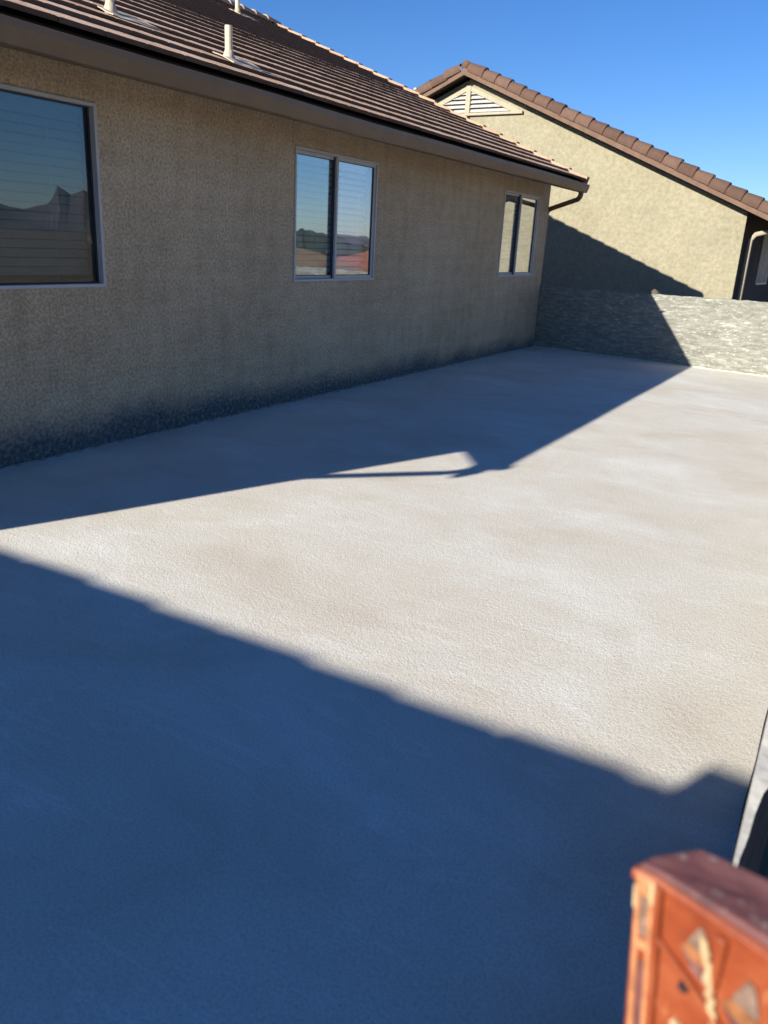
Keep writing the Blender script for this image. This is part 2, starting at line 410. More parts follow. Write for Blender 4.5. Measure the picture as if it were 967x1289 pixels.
wb.poly([(-3.2, HY0+.1, 0), (-3.2, HY1-.1, 0), (-3.2, HY1-.1, 3.0), (-3.2, HY0+.1, 3.0)])
wb.build('interior', 'trim', house)
# stucco control joint above the middle window
MB().box(-0.004, 0.002, 6.364, 6.369, 2.36, 2.60).build('control_joint', 'gutter', house)

# windows ---------------------------------------------------------------
def window(y0, y1, two, gr='glass', gl='glass_mid'):
    w = empty('window', (0, y0, SILL)); w.parent = house
    W_ = y1-y0; H_ = HEAD-SILL
    f = MB(); t = 0.024
    def ring(b, ya, yb, za, zb, xa, xb, t):
        b.box(xa, xb, ya, yb, za, za+t); b.box(xa, xb, ya, yb, zb-t, zb)
        b.box(xa, xb, ya, ya+t, za+t, zb-t); b.box(xa, xb, yb-t, yb, za+t, zb-t)
    ring(f, 0.001, W_-0.001, 0.001, H_-0.001, -0.075, 0.012, t)
    f.build('frame', 'frame', w, 0.004)
    gk = MB()
    if two:
        c = W_/2
        s1 = MB(); ring(s1, c-0.025, W_-t, t, H_-t, -0.040, -0.006, 0.030); s1.build('sash', 'frame', w, 0.003)
        s2 = MB(); ring(s2, t, c+0.02, t, H_-t, -0.074, -0.046, 0.030); s2.build('sash', 'frame', w, 0.003)
        ring(gk, c+0.005, W_-t-0.030, t+0.030, H_-t-0.030, -0.032, -0.016, 0.006)
        ring(gk, t+0.030, c-0.010, t+0.030, H_-t-0.030, -0.066, -0.052, 0.006)
        gk.box(-0.062, -0.030, c-0.034, c-0.0255, t, H_-t)          # dark strip painting in the shaded side of the meeting stile
        gk.build('gasket', 'gasket', w)
        MB().box(-0.026, -0.022, c+0.006, W_-t-0.031, t+0.031, H_-t-0.031).build('pane', gr, w)
        MB().box(-0.061, -0.057, t+0.031, c-0.011, t+0.031, H_-t-0.031).build('pane', gl, w)
    else:
        ring(gk, t, W_-t, t, H_-t, -0.07, -0.036, 0.012); gk.build('gasket', 'gasket', w)
        MB().box(-0.048, -0.044, t+0.0125, W_-t-0.0125, t+0.0125, H_-t-0.0125).build('pane', 'glass_dark', w)
    # blinds
    a = R(-52 if two else -66); hw = 0.026
    sl = MB(); dx, dz = hw*math.cos(a), hw*math.sin(a)
    for sgn in (1,):
        sl.hexa([(-dx, 0, -dz-0.0012), (dx, 0, dz-0.0012), (dx, W_-0.08, dz-0.0012), (-dx, W_-0.08, -dz-0.0012),
                 (-dx, 0, -dz+0.0012), (dx, 0, dz+0.0012), (dx, W_-0.08, dz+0.0012), (-dx, W_-0.08, -dz+0.0012)])
    me = sl.mesh('blind_slat'); me.materials.append(MT['blind'])
    pitch = 0.0585; z = H_-0.10
    while z > 0.06:
        o = link('blind_slat', me, w, (-0.125+rnd(-.001, .001), 0.04, z)); o.rotation_euler = (rnd(-.002, .002), rnd(-.02, .02), 0); z -= pitch
    MB().box(-0.155, -0.10, 0.04, W_-0.04, H_-0.085, H_-0.03).build('blind_headrail', 'blind', w)
    for fr in (0.18, 0.5, 0.82) if not two else (0.14, 0.36, 0.64, 0.86):
        MB().box(-0.098, -0.0965, W_*fr-0.004, W_*fr+0.004, 0.05, H_-0.06).build('blind_cord', 'blind', w)
window(*WIN[0], False); window(*WIN[1], True); window(*WIN[2], True, 'glass_far', 'glass_far')

# roof --------------------------------------------------------------------
roof = empty('roof', (0, 0, 0)); roof.parent = house
TH = 0.025
rb = MB()
GY0, GY1 = HY0+0.01, HY1+0.03
def roof_slab(b, x0, z0, x1, z1, ya, yb, th):
    b.hexa([(x0, ya, z0-th), (x0, yb, z0-th), (x1, yb, z1-th), (x1, ya, z1-th), (x0, ya, z0), (x0, yb, z0), (x1, yb, z1), (x1, ya, z1)])
roof_slab(rb, EX-0.03, EZ+SLOPE*0.03, RX, RZ, GY0, GY1, TH)
roof_slab(rb, XB-EX, EZ, RX-0.001, RZ, GY0, GY1, TH)
rb.build('sheathing', 'underlay', roof)
cs, sn = math.cos(math.atan(SLOPE)), math.sin(math.atan(SLOPE))
EXPO = 0.335; LT = 0.42; BUTT = 0.028
def on_roof(s, y, h):              # s up the slope from the eave, h above the sheathing
    return Vector((EX-s*cs+h*sn, y, EZ+s*sn+h*cs))
def tile_mesh(w, seed, len_=LT, dish=1.0):
    b = MB(); rr = random.Random(seed)
    # profile of a flat interlocking tile with a slightly dished top and a chamfered nose
    cols = [0, w*0.06, w*0.5, w*0.94, w]
    hh = [0.0, 0.0015*dish, 0.0, 0.0015*dish, -0.0008*dish]
    rows = [(0.0, BUTT, BUTT*2-0.004), (0.006, BUTT, BUTT*2), (len_, 0.0, BUTT*0.8)]
    for (s, bo, to) in rows:
        jit = rr.uniform(-.002, .002)
        for c, h in zip(cols, hh): b.v.append((-s*cs+(to+h)*sn, c, s*sn+(to+h)*cs))
    for (s, bo, to) in rows:
        for c in cols: b.v.append((-s*cs+bo*sn, c, s*sn+bo*cs))
    n = 5
    for r_ in range(2):
        for c in range(4): b.f.append((r_*n+c, r_*n+c+1, (r_+1)*n+c+1, (r_+1)*n+c))
    for c in range(4): b.f.append((c, 15+c, 15+c+1, c+1))
    for r_ in range(2):
        b.f.append((r_*n, (r_+1)*n, 15+(r_+1)*n, 15+r_*n)); b.f.append((r_*n+4, 15+r_*n+4, 15+(r_+1)*n+4, (r_+1)*n+4))
    b.f.append((15, 25, 29, 19))
    return b
TW = 0.33
def lit_shade_tones(me):                  # sunlit tone painted on tops, shade painted on noses and edges
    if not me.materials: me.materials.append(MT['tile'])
    me.materials.append(MT['tileshade'])
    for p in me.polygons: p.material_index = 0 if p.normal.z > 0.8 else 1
tm = []
for k in range(4):
    me = tile_mesh(TW-0.004, k).mesh('roof_tile'); lit_shade_tones(me); tm.append(me)
stuff = MB()
count = 0
ncourse = int((EX-RX)/cs/EXPO)
for c in range(ncourse+1):
    s = c*EXPO-0.03
    off = (c % 2)*TW/2
    y = HY0+0.0-off
    while y < HY1-0.02:
        near = y > 2.6+0.16*c and c <= 9
        p = on_roof(s+(rnd(-.003, .003) if near else 0), y, 0.012)
        if near: p.z += rnd(-.001, .001)
        if near and count < 300 and y+TW < HY1+0.02 and y > HY0:
            o = link('roof_tile', tm[random.randrange(4)], roof, p); o.rotation_euler = (rnd(-.003, .003), rnd(-.003, .003), rnd(-.006, .006)); count += 1
        else:
            w = min(TW-0.0005, HY1+0.01-y); y0c = max(y, HY0)
            L = min(LT, ((EX-RX)/cs)-s)
            if L > 0.05:
                t = tile_mesh(w-(y0c-y), 1, L, 0.0); i = len(stuff.v); jz = 0.0
                stuff.v += [(q[0]+p.x, q[1]+y0c, q[2]+p.z+jz) for q in t.v]; stuff.f += [tuple(i+k for k in f) for f in t.f]
        y += TW
fo = stuff.build('roof_tile_field', 'tile', roof); fo['kind'] = 'stuff'; lit_shade_tones(fo.data)
# rake tiles down the far verge, ridge caps on top
def cap_mesh(l, w, h, th, n=8):
    b = MB()
    for s, sc in ((0, 1.0), (l, 0.86)):
        for k in range(n+1):
            a = math.pi*k/n; b.v.append((-s, -math.cos(a)*w*sc/2, math.sin(a)*h*sc))
        for k in range(n+1):
            a = math.pi*k/n; b.v.append((-s, -math.cos(a)*(w*sc/2-th), math.sin(a)*(h*sc-th)))
    m = n+1
    for k in range(n):
        b.f += [(k, k+1, 2*m+k+1, 2*m+k), (m+k, 3*m+k, 3*m+k+1, m+k+1), (k, m+k, m+k+1, k+1), (2*m+k, 2*m+k+1, 3*m+k+1, 3*m+k)]
    b.f += [(0, 2*m, 3*m, m), (n, m+n, 3*m+n, 2*m+n)]
    return b
def orient(p, xa, ya, za):
    m = Matrix((xa, ya, za)).transposed().to_4x4(); m.translation = p; return m
ang = math.atan(SLOPE)
rk = MB().box(-0.40, 0, -0.075, 0.055, 0.0, 0.045).hexa([(-0.40, 0.03, -0.10), (0, 0.03, -0.10), (0, 0.055, -0.10), (-0.40, 0.055, -0.10), (-0.40, 0.03, -0.001), (0, 0.03, -0.001), (0, 0.055, -0.001), (-0.40, 0.055, -0.001)])
rkm = rk.mesh('rake_tile'); rkm.materials.append(MT['raketile'])
rk2 = MB().box(-0.40, 0, -0.055, 0.055, 0.0, 0.045)
rkm2 = rk2.mesh('rake_tile'); rkm2.materials.append(MT['raketile'])
dn = Vector((cs, 0, -sn)); nn = Vector((sn, 0, cs)); yy = Vector((0, 1, 0))
for c in range(ncourse+1):
    tilt = -R(3.6)
    q = Matrix.Rotation(tilt, 3, 'Y')
    for me, y in ((rkm, HY1+0.01), (rkm2, HY0+0.075)):
        link('rake_tile', me, roof, mw=orient(on_roof(c*EXPO-0.04, y, 0.056), q @ dn, yy, q @ nn))
rc = cap_mesh(0.40, 0.26, 0.10, 0.02).mesh('ridge_cap'); rc.materials.append(MT['raketile'])
y = HY0
while y < HY1:
    link('ridge_cap', rc, roof, mw=orient(Vector((RX, y, RZ+0.03+0.01)), Vector((0, -1, 0.03)).normalized(), Vector((1, 0, 0)), Vector((0, 0.03, 1)).normalized())); y += 0.34
# fascia, soffit, gutter, downspouts
MB().box(EX-0.01, EX+0.04, GY0+0.01, GY1-0.05, 2.456, 2.585).build('fascia', 'fascia', house)
gt = MB(); GA, GB = 0.12, 13.19
prof = [(0.583, 2.575), (0.583, 2.452), (0.635, 2.452), (0.640, 2.462), (0.655, 2.50), (0.668, 2.535), (0.668, 2.572), (0.655, 2.576), (0.655, 2.566), (0.660, 2.562), (0.658, 2.537), (0.645, 2.505), (0.630, 2.458), (0.588, 2.458), (0.588, 2.575)]
npf = len(prof)
def sag(y): return 0.004*math.sin(y*0.7)-0.003*math.sin(y*2.1)
steps = 30
for k in range(steps+1):
    yv = GA+(GB-GA)*k/steps
    for x, z in prof: gt.v.append((x, yv, z+sag(yv)))
for k in range(steps):
    for q in range(npf-1): gt.f.append((k*npf+q, k*npf+q+1, (k+1)*npf+q+1, (k+1)*npf+q))
gt.f.append(tuple(range(7))); gt.f.append(tuple(steps*npf+q for q in range(7)))
gut = gt.build('gutter', 'gutter', house)
for yv in (3.2, 6.9, 10.4):
    MB().hexa([(0.585, yv-0.012, 2.4495+sag(yv)), (0.672, yv-0.012, 2.50+sag(yv)), (0.672, yv+0.012, 2.50+sag(yv)), (0.585, yv+0.012, 2.4495+sag(yv)),
               (0.585, yv-0.012, 2.452+sag(yv)), (0.672, yv-0.012, 2.578+sag(yv)), (0.672, yv+0.012, 2.578+sag(yv)), (0.585, yv+0.012, 2.452+sag(yv))])
def elbow(ya, yc):
    pts = [(0.61, ya, 2.47), (0.61, ya, 2.41), (0.59, ya+(yc-ya)*0.06, 2.375), (0.545, ya+(yc-ya)*0.18, 2.345), (0.03, ya+(yc-ya)*0.95, 2.215), (-0.03, yc, 2.18), (-0.045, yc, 2.12), (-0.045, yc, 0.05)]
    return MB().tube(pts, 0.034, 16, sq=0.8).build('downspout', 'gutter', house, smooth=True)
elbow(12.98, HY1+0.05)
elbow(0.22, HY0-0.05)
# vent pipes standing on the slope with their flashings
def vent(x, y, h, rad):
    z = EZ+SLOPE*(EX-x)+0.05
    p = MB().tube([(x, y, z-0.12), (x, y, z+h)], rad, 16).build('vent_pipe', 'pipe', house, smooth=False)
    MB().tube([(x, y, z+h-0.005), (x, y, z+h+0.001)], rad*0.78, 12).build('pipe_bore', 'dark', p)
    b = MB().tube([(x, y, z-0.03), (x, y, z+0.03), (x, y, z+0.07)], [rad*2.2, rad*1.5, rad*1.08], 16)
    b.build('flashing_cone', 'lead', p, smooth=True)
    f = MB(); s0 = (EX-x)/cs
    n = 6; L = 0.12
    for i in range(n+1):
        for j in range(n+1):
            s = s0-L+2*L*i/n; yv = y-0.10+0.46*j/n
            hh = 0.066+0.012*noise.noise(Vector((s*9, yv*9, 0)))
            f.v.append(tuple(on_roof(s, yv, hh)))
    for i in range(n):
        for j in range(n): f.f.append((i*(n+1)+j, i*(n+1)+j+1, (i+1)*(n+1)+j+1, (i+1)*(n+1)+j))
    o = f.build('flashing', 'lead', p); so = o.modifiers.new('s', 'SOLIDIFY'); so.thickness = 0.006
vent(-0.32, 4.61, 0.42, 0.030)
vent(0.06, 5.44, 0.24, 0.030)
vent(-4.70, 11.16, 0.45, 0.035)

# ------------------------------------------------------------------ far block wall
def py(x): return PY0+(PY1-PY0)*x/4.0
pb = MB(); NX, NZ = 150, 34; LX = 4.9
def ptop(x): return 0.995+0.010*x+0.008*noise.noise(Vector((x*5, 0, 3)))+0.006*noise.noise(Vector((x*17, 0, 3)))
def relief(x, z):
    return 0.006*noise.noise(Vector((x*1.5, z*1.5, 0)))+0.003*noise.noise(Vector((x*5, z*16, 2)))+0.002*noise.noise(Vector((x*12, z*30, 5)))
for j in range(NZ+1):
    for i in range(NX+1):
        x = 0.002+LX*i/NX; t = ptop(x); z = -0.3+(t+0.3)*j/NZ
        pb.v.append((x, py(x)+relief(x, z)-0.004, z))
for j in range(NZ):
    for i in range(NX): a = j*(NX+1)+i; pb.f.append((a, a+1, a+NX+2, a+NX+1))
k0 = len(pb.v); top0 = NZ*(NX+1)
for i in range(NX+1):
    x = 0.002+LX*i/NX; pb.v.append((x, py(x)+0.16+0.006*noise.noise(Vector((x*6, 3, 3))), ptop(x)-0.004+0.006*noise.noise(Vector((x*9, 8, 3)))))
for i in range(NX+1):
    x = 0.002+LX*i/NX; pb.v.append((x, py(x)+0.16, -0.3))
for i in range(NX):
    pb.f.append((top0+i, top0+i+1, k0+i+1, k0+i)); pb.f.append((k0+i, k0+i+1, k0+NX+2+i, k0+NX+1+i))
pb.f.append((0, k0+NX+1, k0, top0)); pb.f.append((NX, top0+NX, k0+NX, k0+2*NX+1))
pwall = pb.build('block_wall', 'block', smooth=True)
tag(pwall, 'low grey block wall with streaky skim coat across far end of deck', 'wall')
# small open hole in the skim
xh = 2.08
MB().tube([(xh, py(xh)-0.010, 0.762), (xh, py(xh)+0.004, 0.762)], 0.022, 9).build('hole', 'dark', pwall)
MB().tube([(xh+0.035, py(xh)-0.009, 0.768), (xh+0.035, py(xh)+0.004, 0.768)], 0.013, 8).build('hole', 'dark', pwall)
# crumbly toe where the coating meets the wall
tb = MB()
for k in range(300):
    x = 0.05+4.6*k/300; s = rnd(0.004, 0.013)
    tb.box(x, x+s*2, py(x)-0.022*rnd(0.4, 1), py(x)+0.01, -0.01, s*0.7)
to = tb.build('mortar_crumbs', 'curb', pwall); to['kind'] = 'stuff'
xs_ = 1.93
st = MB().tube([(xs_, py(xs_)+0.07, ptop(xs_)-0.01), (xs_, py(xs_)+0.07, ptop(xs_)+0.03), (xs_+0.01, py(xs_)+0.075, ptop(xs_)+0.048)], [0.070, 0.072, 0.050], 9).build('stone', 'brown')
tag(st, 'small brown stone sitting on top of the grey block wall', 'stone')

# ------------------------------------------------------------------ low edge wall on the right
cb = MB(); y0, y1 = 1.05, 9.0; n = 220; CH = 0.60
for k in range(n+1):
    y = y0+(y1-y0)*k/n
    wd = max(0.004, 0.009+0.011*smooth((y-1.22)/0.25)+0.02*smooth((y-1.46)/0.14)+0.03*smooth((y-1.6)/0.5)+0.003*noise.noise(Vector((y*18, 0, 0)))+0.003*noise.noise(Vector((y*45, 0, 0))))
    xl = 4.7625+0.001*noise.noise(Vector((y*9, 4, 0))); zt = CH+0.006*noise.noise(Vector((y*8, 2, 0)))
    cb.v += [(xl, y, -0.95), (xl, y, zt-0.006), (xl+0.002, y, zt), (xl+wd, y, zt-0.002), (xl+wd, y, zt-0.05), (xl+wd*0.9, y, -1.05)]
for k in range(n):
    for q in range(5): cb.f.append((k*6+q, k*6+q+1, (k+1)*6+q+1, (k+1)*6+q))
cb.f.append(tuple(range(6))); cb.f.append(tuple(n*6+q for q in range(6)))
ew = cb.build('edge_wall', 'curb'); ew.data.materials.append(MT['curb_shade'])
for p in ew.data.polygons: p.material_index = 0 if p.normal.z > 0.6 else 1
tag(ew, 'thin rough cement edge wall along right side of deck', 'wall')

# ------------------------------------------------------------------ neighbour's gabled house
TH4 = R(-4.0)
nb = empty('stucco_house', (2.53, 17.03, 0), TH4)      # local: x to the right along gable, y back, z up
tag(nb, 'sunlit cream stucco gable house beyond the block wall', 'house')
NR = -6.10; OV = 0.30; NE = 0.55                        # ridge, rake overhang, eave overhang
def nzr(x): return 5.00-0.417*abs(x-NR)                 # underside of the barge at the rake
ND = 9.0
b = MB()
wz = lambda x: nzr(x)-0.03
b.poly([(0, 0, -0.3), (0, 0, wz(0)), (NR, 0, wz(NR)), (2*NR, 0, wz(0)), (2*NR, 0, -0.3)])
hole = (2.0, 3.1, 1.10, 2.20)
sb = MB(); wall_x(sb, -0.15, 0.0, 0.002, ND, -0.3, wz(0), [hole]); sb.build('side_wall', 'sidewall_shade', nb)
b.poly([(2*NR, 0, -0.3), (2*NR, ND, -0.3), (2*NR, ND, wz(0)), (2*NR, 0, wz(0))])
b.poly([(0, ND, -0.3), (0, ND, wz(0)), (NR, ND, wz(NR)), (2*NR, ND, wz(0)), (2*NR, ND, -0.3)])
b.build('wall', 'nwall', nb)
# side window facing away from the sun
wd = empty('window', (0, hole[0], hole[2])); wd.parent = nb
f = MB(); W_, H_ = hole[1]-hole[0], hole[3]-hole[2]
for q in ((0.0, W_, 0.0, 0.04), (0.0, W_, H_-0.04, H_), (0.0, 0.04, 0.04, H_-0.04), (W_-0.04, W_, 0.04, H_-0.04), (W_/2-0.02, W_/2+0.02, 0.04, H_-0.04)):
    f.box(-0.07, 0.03, q[0]+.001, q[1]-.001, q[2]+.001, q[3]-.001)
f.build('frame', 'trim', wd)
MB().box(-0.05, -0.045, 0.041, W_-0.041, 0.041, H_-0.041).build('pane', 'glass', wd)
# roof
nr = empty('roof'); nr.parent = nb
b = MB()
for sx in (1, -1):
    x0 = NR+sx*(6.10+NE); b2 = MB()
    z0 = nzr(x0)+0.07; z1 = nzr(NR)+0.07
    b.hexa([(x0, -OV+0.03, z0-0.05), (NR+sx*0.001, -OV+0.03, z1-0.05), (NR+sx*0.001, ND+OV, z1-0.05), (x0, ND+OV, z0-0.05), (x0, -OV+0.03, z0), (NR+sx*0.001, -OV+0.03, z1), (NR+sx*0.001, ND+OV, z1), (x0, ND+OV, z0)])
b.build('sheathing', 'underlay', nr)
# stepped tile courses on both slopes
for sx in (1, -1):
    tot = (6.10+NE)/cs; k = 0; b = MB()
    while k*EXPO < tot-0.05:
        s0 = k*EXPO-0.03; s1 = min(s0+0.40, tot)
        def P(s, y, h): return (NR+sx*((6.10+NE)-s*cs+h*sn), y, nzr(NR+6.10+NE)+0.07+s*sn+h*cs)
        b.hexa([P(s0, -OV+.06, 0.02), P(s1, -OV+.06, 0.004), P(s1, ND+OV, 0.004), P(s0, ND+OV, 0.02), P(s0, -OV+.06, 0.05), P(s1, -OV+.06, 0.026), P(s1, ND+OV, 0.026), P(s0, ND+OV, 0.05)])
        k += 1
    b.build('tile_course_field', 'captile', nr)['kind'] = 'stuff'
# barge boards
for sx in (1, -1):
    x0 = NR+sx*(6.10+NE)
    b = MB()
    e = 0.0
    b.hexa([(x0, -OV-0.02, nzr(x0)), (NR+sx*0.0005, -OV-0.02, nzr(NR)), (NR+sx*0.0005, -OV+0.025, nzr(NR)), (x0, -OV+0.025, nzr(x0)),
            (x0, -OV-0.02, nzr(x0)+0.13), (NR+sx*0.0005, -OV-0.02, nzr(NR)+0.13), (NR+sx*0.0005, -OV+0.025, nzr(NR)+0.13), (x0, -OV+0.025, nzr(x0)+0.13)])
    b.build('barge_board', 'barge', nb)
# rake cap tiles, each an overlapping half barrel over the verge
def rake_cap(l):
    b = MB(); n = 9
    for s, gsc in ((0.0, 1.0), (0.02, 1.02), (l, 0.88)):
        for k in range(n+1):
            a = -0.35+(math.pi*0.80)*k/n
            b.v.append((-s, -math.cos(a)*0.14*gsc, math.sin(a)*0.15*gsc))
    for r_ in range(2):
        for k in range(n): q = r_*(n+1)+k; b.f.append((q, q+1, q+n+2, q+n+1))
    i = len(b.v); 
    for k in range(n+1):
        a = -0.35+(math.pi*0.80)*k/n
        b.v.append((0, -math.cos(a)*0.115, math.sin(a)*0.12))
    for k in range(n): b.f.append((k, i+k, i+k+1, k+1))
    me = b.mesh('rake_cap_tile'); me.materials.append(MT['captile'])
    for p in me.polygons: p.use_smooth = True
    return me
rcm = rake_cap(0.40)
tot = (6.10+NE)/cs; CL = 0.335
for sx in (1, -1):
    k = 0
    while k*CL < tot-0.30:
        s = k*CL
        x = NR+sx*((6.10+NE)-s*cs); z = nzr(x)+0.165
        d = Vector((sx*cs, 0, -sn)); d = (Matrix.Rotation(sx*R(-3.0), 3, 'Y') @ d)
        ya = Vector((0, 1, 0)); za = d.cross(ya); za = za if za.z > 0 else -za
        o = link('rake_cap_tile', rcm, nr, mw=orient(Vector((x, -OV+0.075, z+0.008*rnd(-1, 1))), d, ya, za))
        k += 1
# ridge end piece
MB().tube([(NR, -OV+0.02, 5.19), (NR, -OV+0.3, 5.17), (NR, ND, 5.10)], [0.10, 0.09, 0.07], 12).build('ridge_cap', 'captile', nr, smooth=True)
# gable vent: triangular louvre
gv = empty('gable_vent', (NR, 0, 0)); gv.parent = nb
vz0, vz1 = 4.30, 4.80; VW = (vz1-vz0)/0.417
b = MB()
def vtri(b, hw, z0, z1, y0_, y1_): 
    b.v += [(-hw, y0_, z0), (hw, y0_, z0), (0, y0_, z1), (-hw, y1_, z0), (hw, y1_, z0), (0, y1_, z1)]; i = len(b.v)-6
    b.f += [(i, i+1, i+2), (i+5, i+4, i+3), (i, i+3, i+4, i+1), (i+1, i+4, i+5, i+2), (i+2, i+5, i+3, i)]
vtri(b, VW-0.02, vz0, vz1-0.01, -0.012, -0.002); b.build('vent_back', 'dark', gv)
for sx in (1, -1):
    t = 0.085
    MB().hexa([(sx*(VW+0.10), -0.06, vz0-0.0), (sx*(VW-0.13), -0.06, vz0), (sx*(VW-0.13), -0.0005, vz0), (sx*(VW+0.10), -0.0005, vz0),
               (sx*0.055, -0.06, vz1+0.02), (sx*0.055, -0.06, vz1-0.075), (sx*0.055, -0.0005, vz1-0.075), (sx*0.055, -0.0005, vz1+0.02)]).build('vent_frame', 'ventframe', gv)
MB().box(-VW-0.12, VW+0.12, -0.064, -0.0005, vz0-0.05, vz0).build('vent_frame', 'ventframe', gv)
MB().box(-0.055, 0.055, -0.068, -0.0006, vz0+0.0005, vz1+0.03).build('vent_post', 'ventframe', gv)
for k in range(5):
    za = vz0+0.012+k*0.088; zb = za+0.058
    wa = VW*(vz1-zb)/(vz1-vz0)-0.06
    if wa < 0.08: continue
    for sx in (1, -1):
        MB().hexa([(sx*0.056, -0.052, za), (sx*(wa+0.05), -0.052, za), (sx*(wa+0.05), -0.044, za), (sx*0.056, -0.044, za),
                   (sx*0.056, -0.020, zb), (sx*wa, -0.020, zb), (sx*wa, -0.012, zb), (sx*0.056, -0.012, zb)]).build('louvre_slat', 'slat', gv)
# downspout at the corner
MB().tube([(0.50, 0.55, nzr(0.5)-0.02), (0.46, 0.5, nzr(0.5)-0.10), (0.14, 0.36, 2.05), (0.075, 0.33, 1.95), (0.07, 0.33, 1.8), (0.07, 0.33, -0.1)], 0.042, 12, sq=0.8).build('downspout', 'spout', nb, smooth=True)
MB().box(NE-0.02, NE+0.10, -OV+0.1, ND+OV-0.1, nzr(NE)-0.06, nzr(NE)+0.06).build('gutter', 'spout', nb)
# dark roof ventilator on the hidden slope behind the left verge
rv = MB().hexa([(NR-1.46, 0.05, 4.45), (NR-1.06, 0.05, 4.45), (NR-1.06, 0.40, 4.45), (NR-1.46, 0.40, 4.45),
           (NR-1.44, 0.05, 4.86), (NR-1.06, 0.05, 5.03), (NR-1.06, 0.40, 5.03), (NR-1.44, 0.40, 4.86)]).build('roof_ventilator', 'dark', nb)
MB().box(NR-1.47, NR-1.40, 0.02, 0.05, 4.80, 4.88).build('vent_clip', 'slat', rv)

# ------------------------------------------------------------------ house behind the photographer, whose eave shades the near deck
bh = empty('stucco_house', (0, 0, 0))
tag(bh, 'tiled house behind the photographer, known only by its eave shadow on the near deck', 'house')
BZ = 2.66; BY = 2.30-math.cos(AZ)*BZ/TAN_EL; BX0, BX1 = -9.0, 2.67
b = MB(); wy = BY-0.6; ry = BY-4
b.poly([(BX0+.2, wy, -.3), (BX1-.2, wy, -.3), (BX1-.2, wy, BZ), (BX0+.2, wy, BZ)])
b.poly([(BX0+.2, 2*ry-wy, -.3), (BX1-.2, 2*ry-wy, -.3), (BX1-.2, 2*ry-wy, BZ), (BX0+.2, 2*ry-wy, BZ)])
for x in (BX0+.2, BX1-.2): b.poly([(x, wy, -.3), (x, 2*ry-wy, -.3), (x, 2*ry-wy, BZ+.2), (x, ry, BZ+.417*4-.1), (x, wy, BZ+.2)])
b.build('wall', 'nwall', bh)
b = MB()
for sy in (1, -1):
    ye = ry+sy*4
    b.hexa([(BX0, ye, BZ-0.12), (BX1, ye, BZ-0.12), (BX1, ry, BZ+1.66-0.12), (BX0, ry, BZ+1.66-0.12), (BX0, ye-sy*.02, BZ-0.03), (BX1, ye-sy*.02, BZ-0.03), (BX1, ry, BZ+1.66), (BX0, ry, BZ+1.66)])
b.build('roof', 'captile', bh)
b = MB(); x = BX0
while x < BX1-0.25:
    w = min(0.42, BX1-0.19-x); lift = rnd(-0.008, 0.004) if x < 0.6 else rnd(-0.014, 0.004)
    b.hexa([(x, BY-0.5, BZ-0.05+.2), (x+w-.01, BY-0.5, BZ-0.05+.2), (x+w-.01, BY+0.01, BZ-0.05), (x, BY+0.01, BZ-0.05), (x+.02, BY-0.5, BZ+0.01+.2+lift), (x+w-.03, BY-0.5, BZ+0.01+.2+lift+.01), (x+w-.03, BY+0.01, BZ+lift+.008), (x+.02, BY+0.01, BZ+lift)])
    x += w
b.hexa([(BX1-0.185, BY-0.35, BZ-.1), (BX1+.25, BY-0.35, BZ-.1), (BX1+.25, BY+0.03, BZ-.1), (BX1-0.185, BY+0.03, BZ-.1), (BX1-0.175, BY-0.3, BZ+0.09), (BX1+.25, BY-0.3, BZ+0.085), (BX1+.25, BY+0.03, BZ+0.08), (BX1-0.175, BY+0.03, BZ+0.085)])  # unseen end block, added to cast the bump in the deck shadow
b.build('eave_tiles', 'captile', bh)

# ------------------------------------------------------------------ red roofed houses downhill (seen in the window reflections)
def far_house(x, y, z, wx, wy_, h, rz, label, rm='redroof'):
    o = empty('hillside_house', (x, y, z), rz); tag(o, label, 'house', 'houses on the slope below')
    MB().box(-wx/2, wx/2, -wy_/2, wy_/2, -1.5, h).build('wall', 'farwall', o)
    rb = MB(); a, c = wx/2+.6, wy_/2+.6; rh = h+0.36*c
    rb.v += [(-a, -c, h), (a, -c, h), (a, c, h), (-a, c, h), (-a+c*.8, 0, rh), (a-c*.8, 0, rh)]
    rb.f += [(0, 1, 5, 4), (1, 2, 5), (2, 3, 4, 5), (3, 0, 4), (3, 2, 1, 0)]
    rb.build('roof', rm, o)
    for k in (-0.28, 0.2): MB().box(wx*k-.7, wx*k+.7, -wy_/2-.03, -wy_/2+.05, 1.0, 2.2).build('window', 'dark', o)
far_house(26, 41, -4.3, 13, 11, 3.0, R(25), 'brown roofed house downhill mirrored in the left middle pane', 'brownroof')
far_house(25, 53, -4.4, 13, 11, 3.2, R(10), 'red roofed house downhill mirrored in the right middle pane')

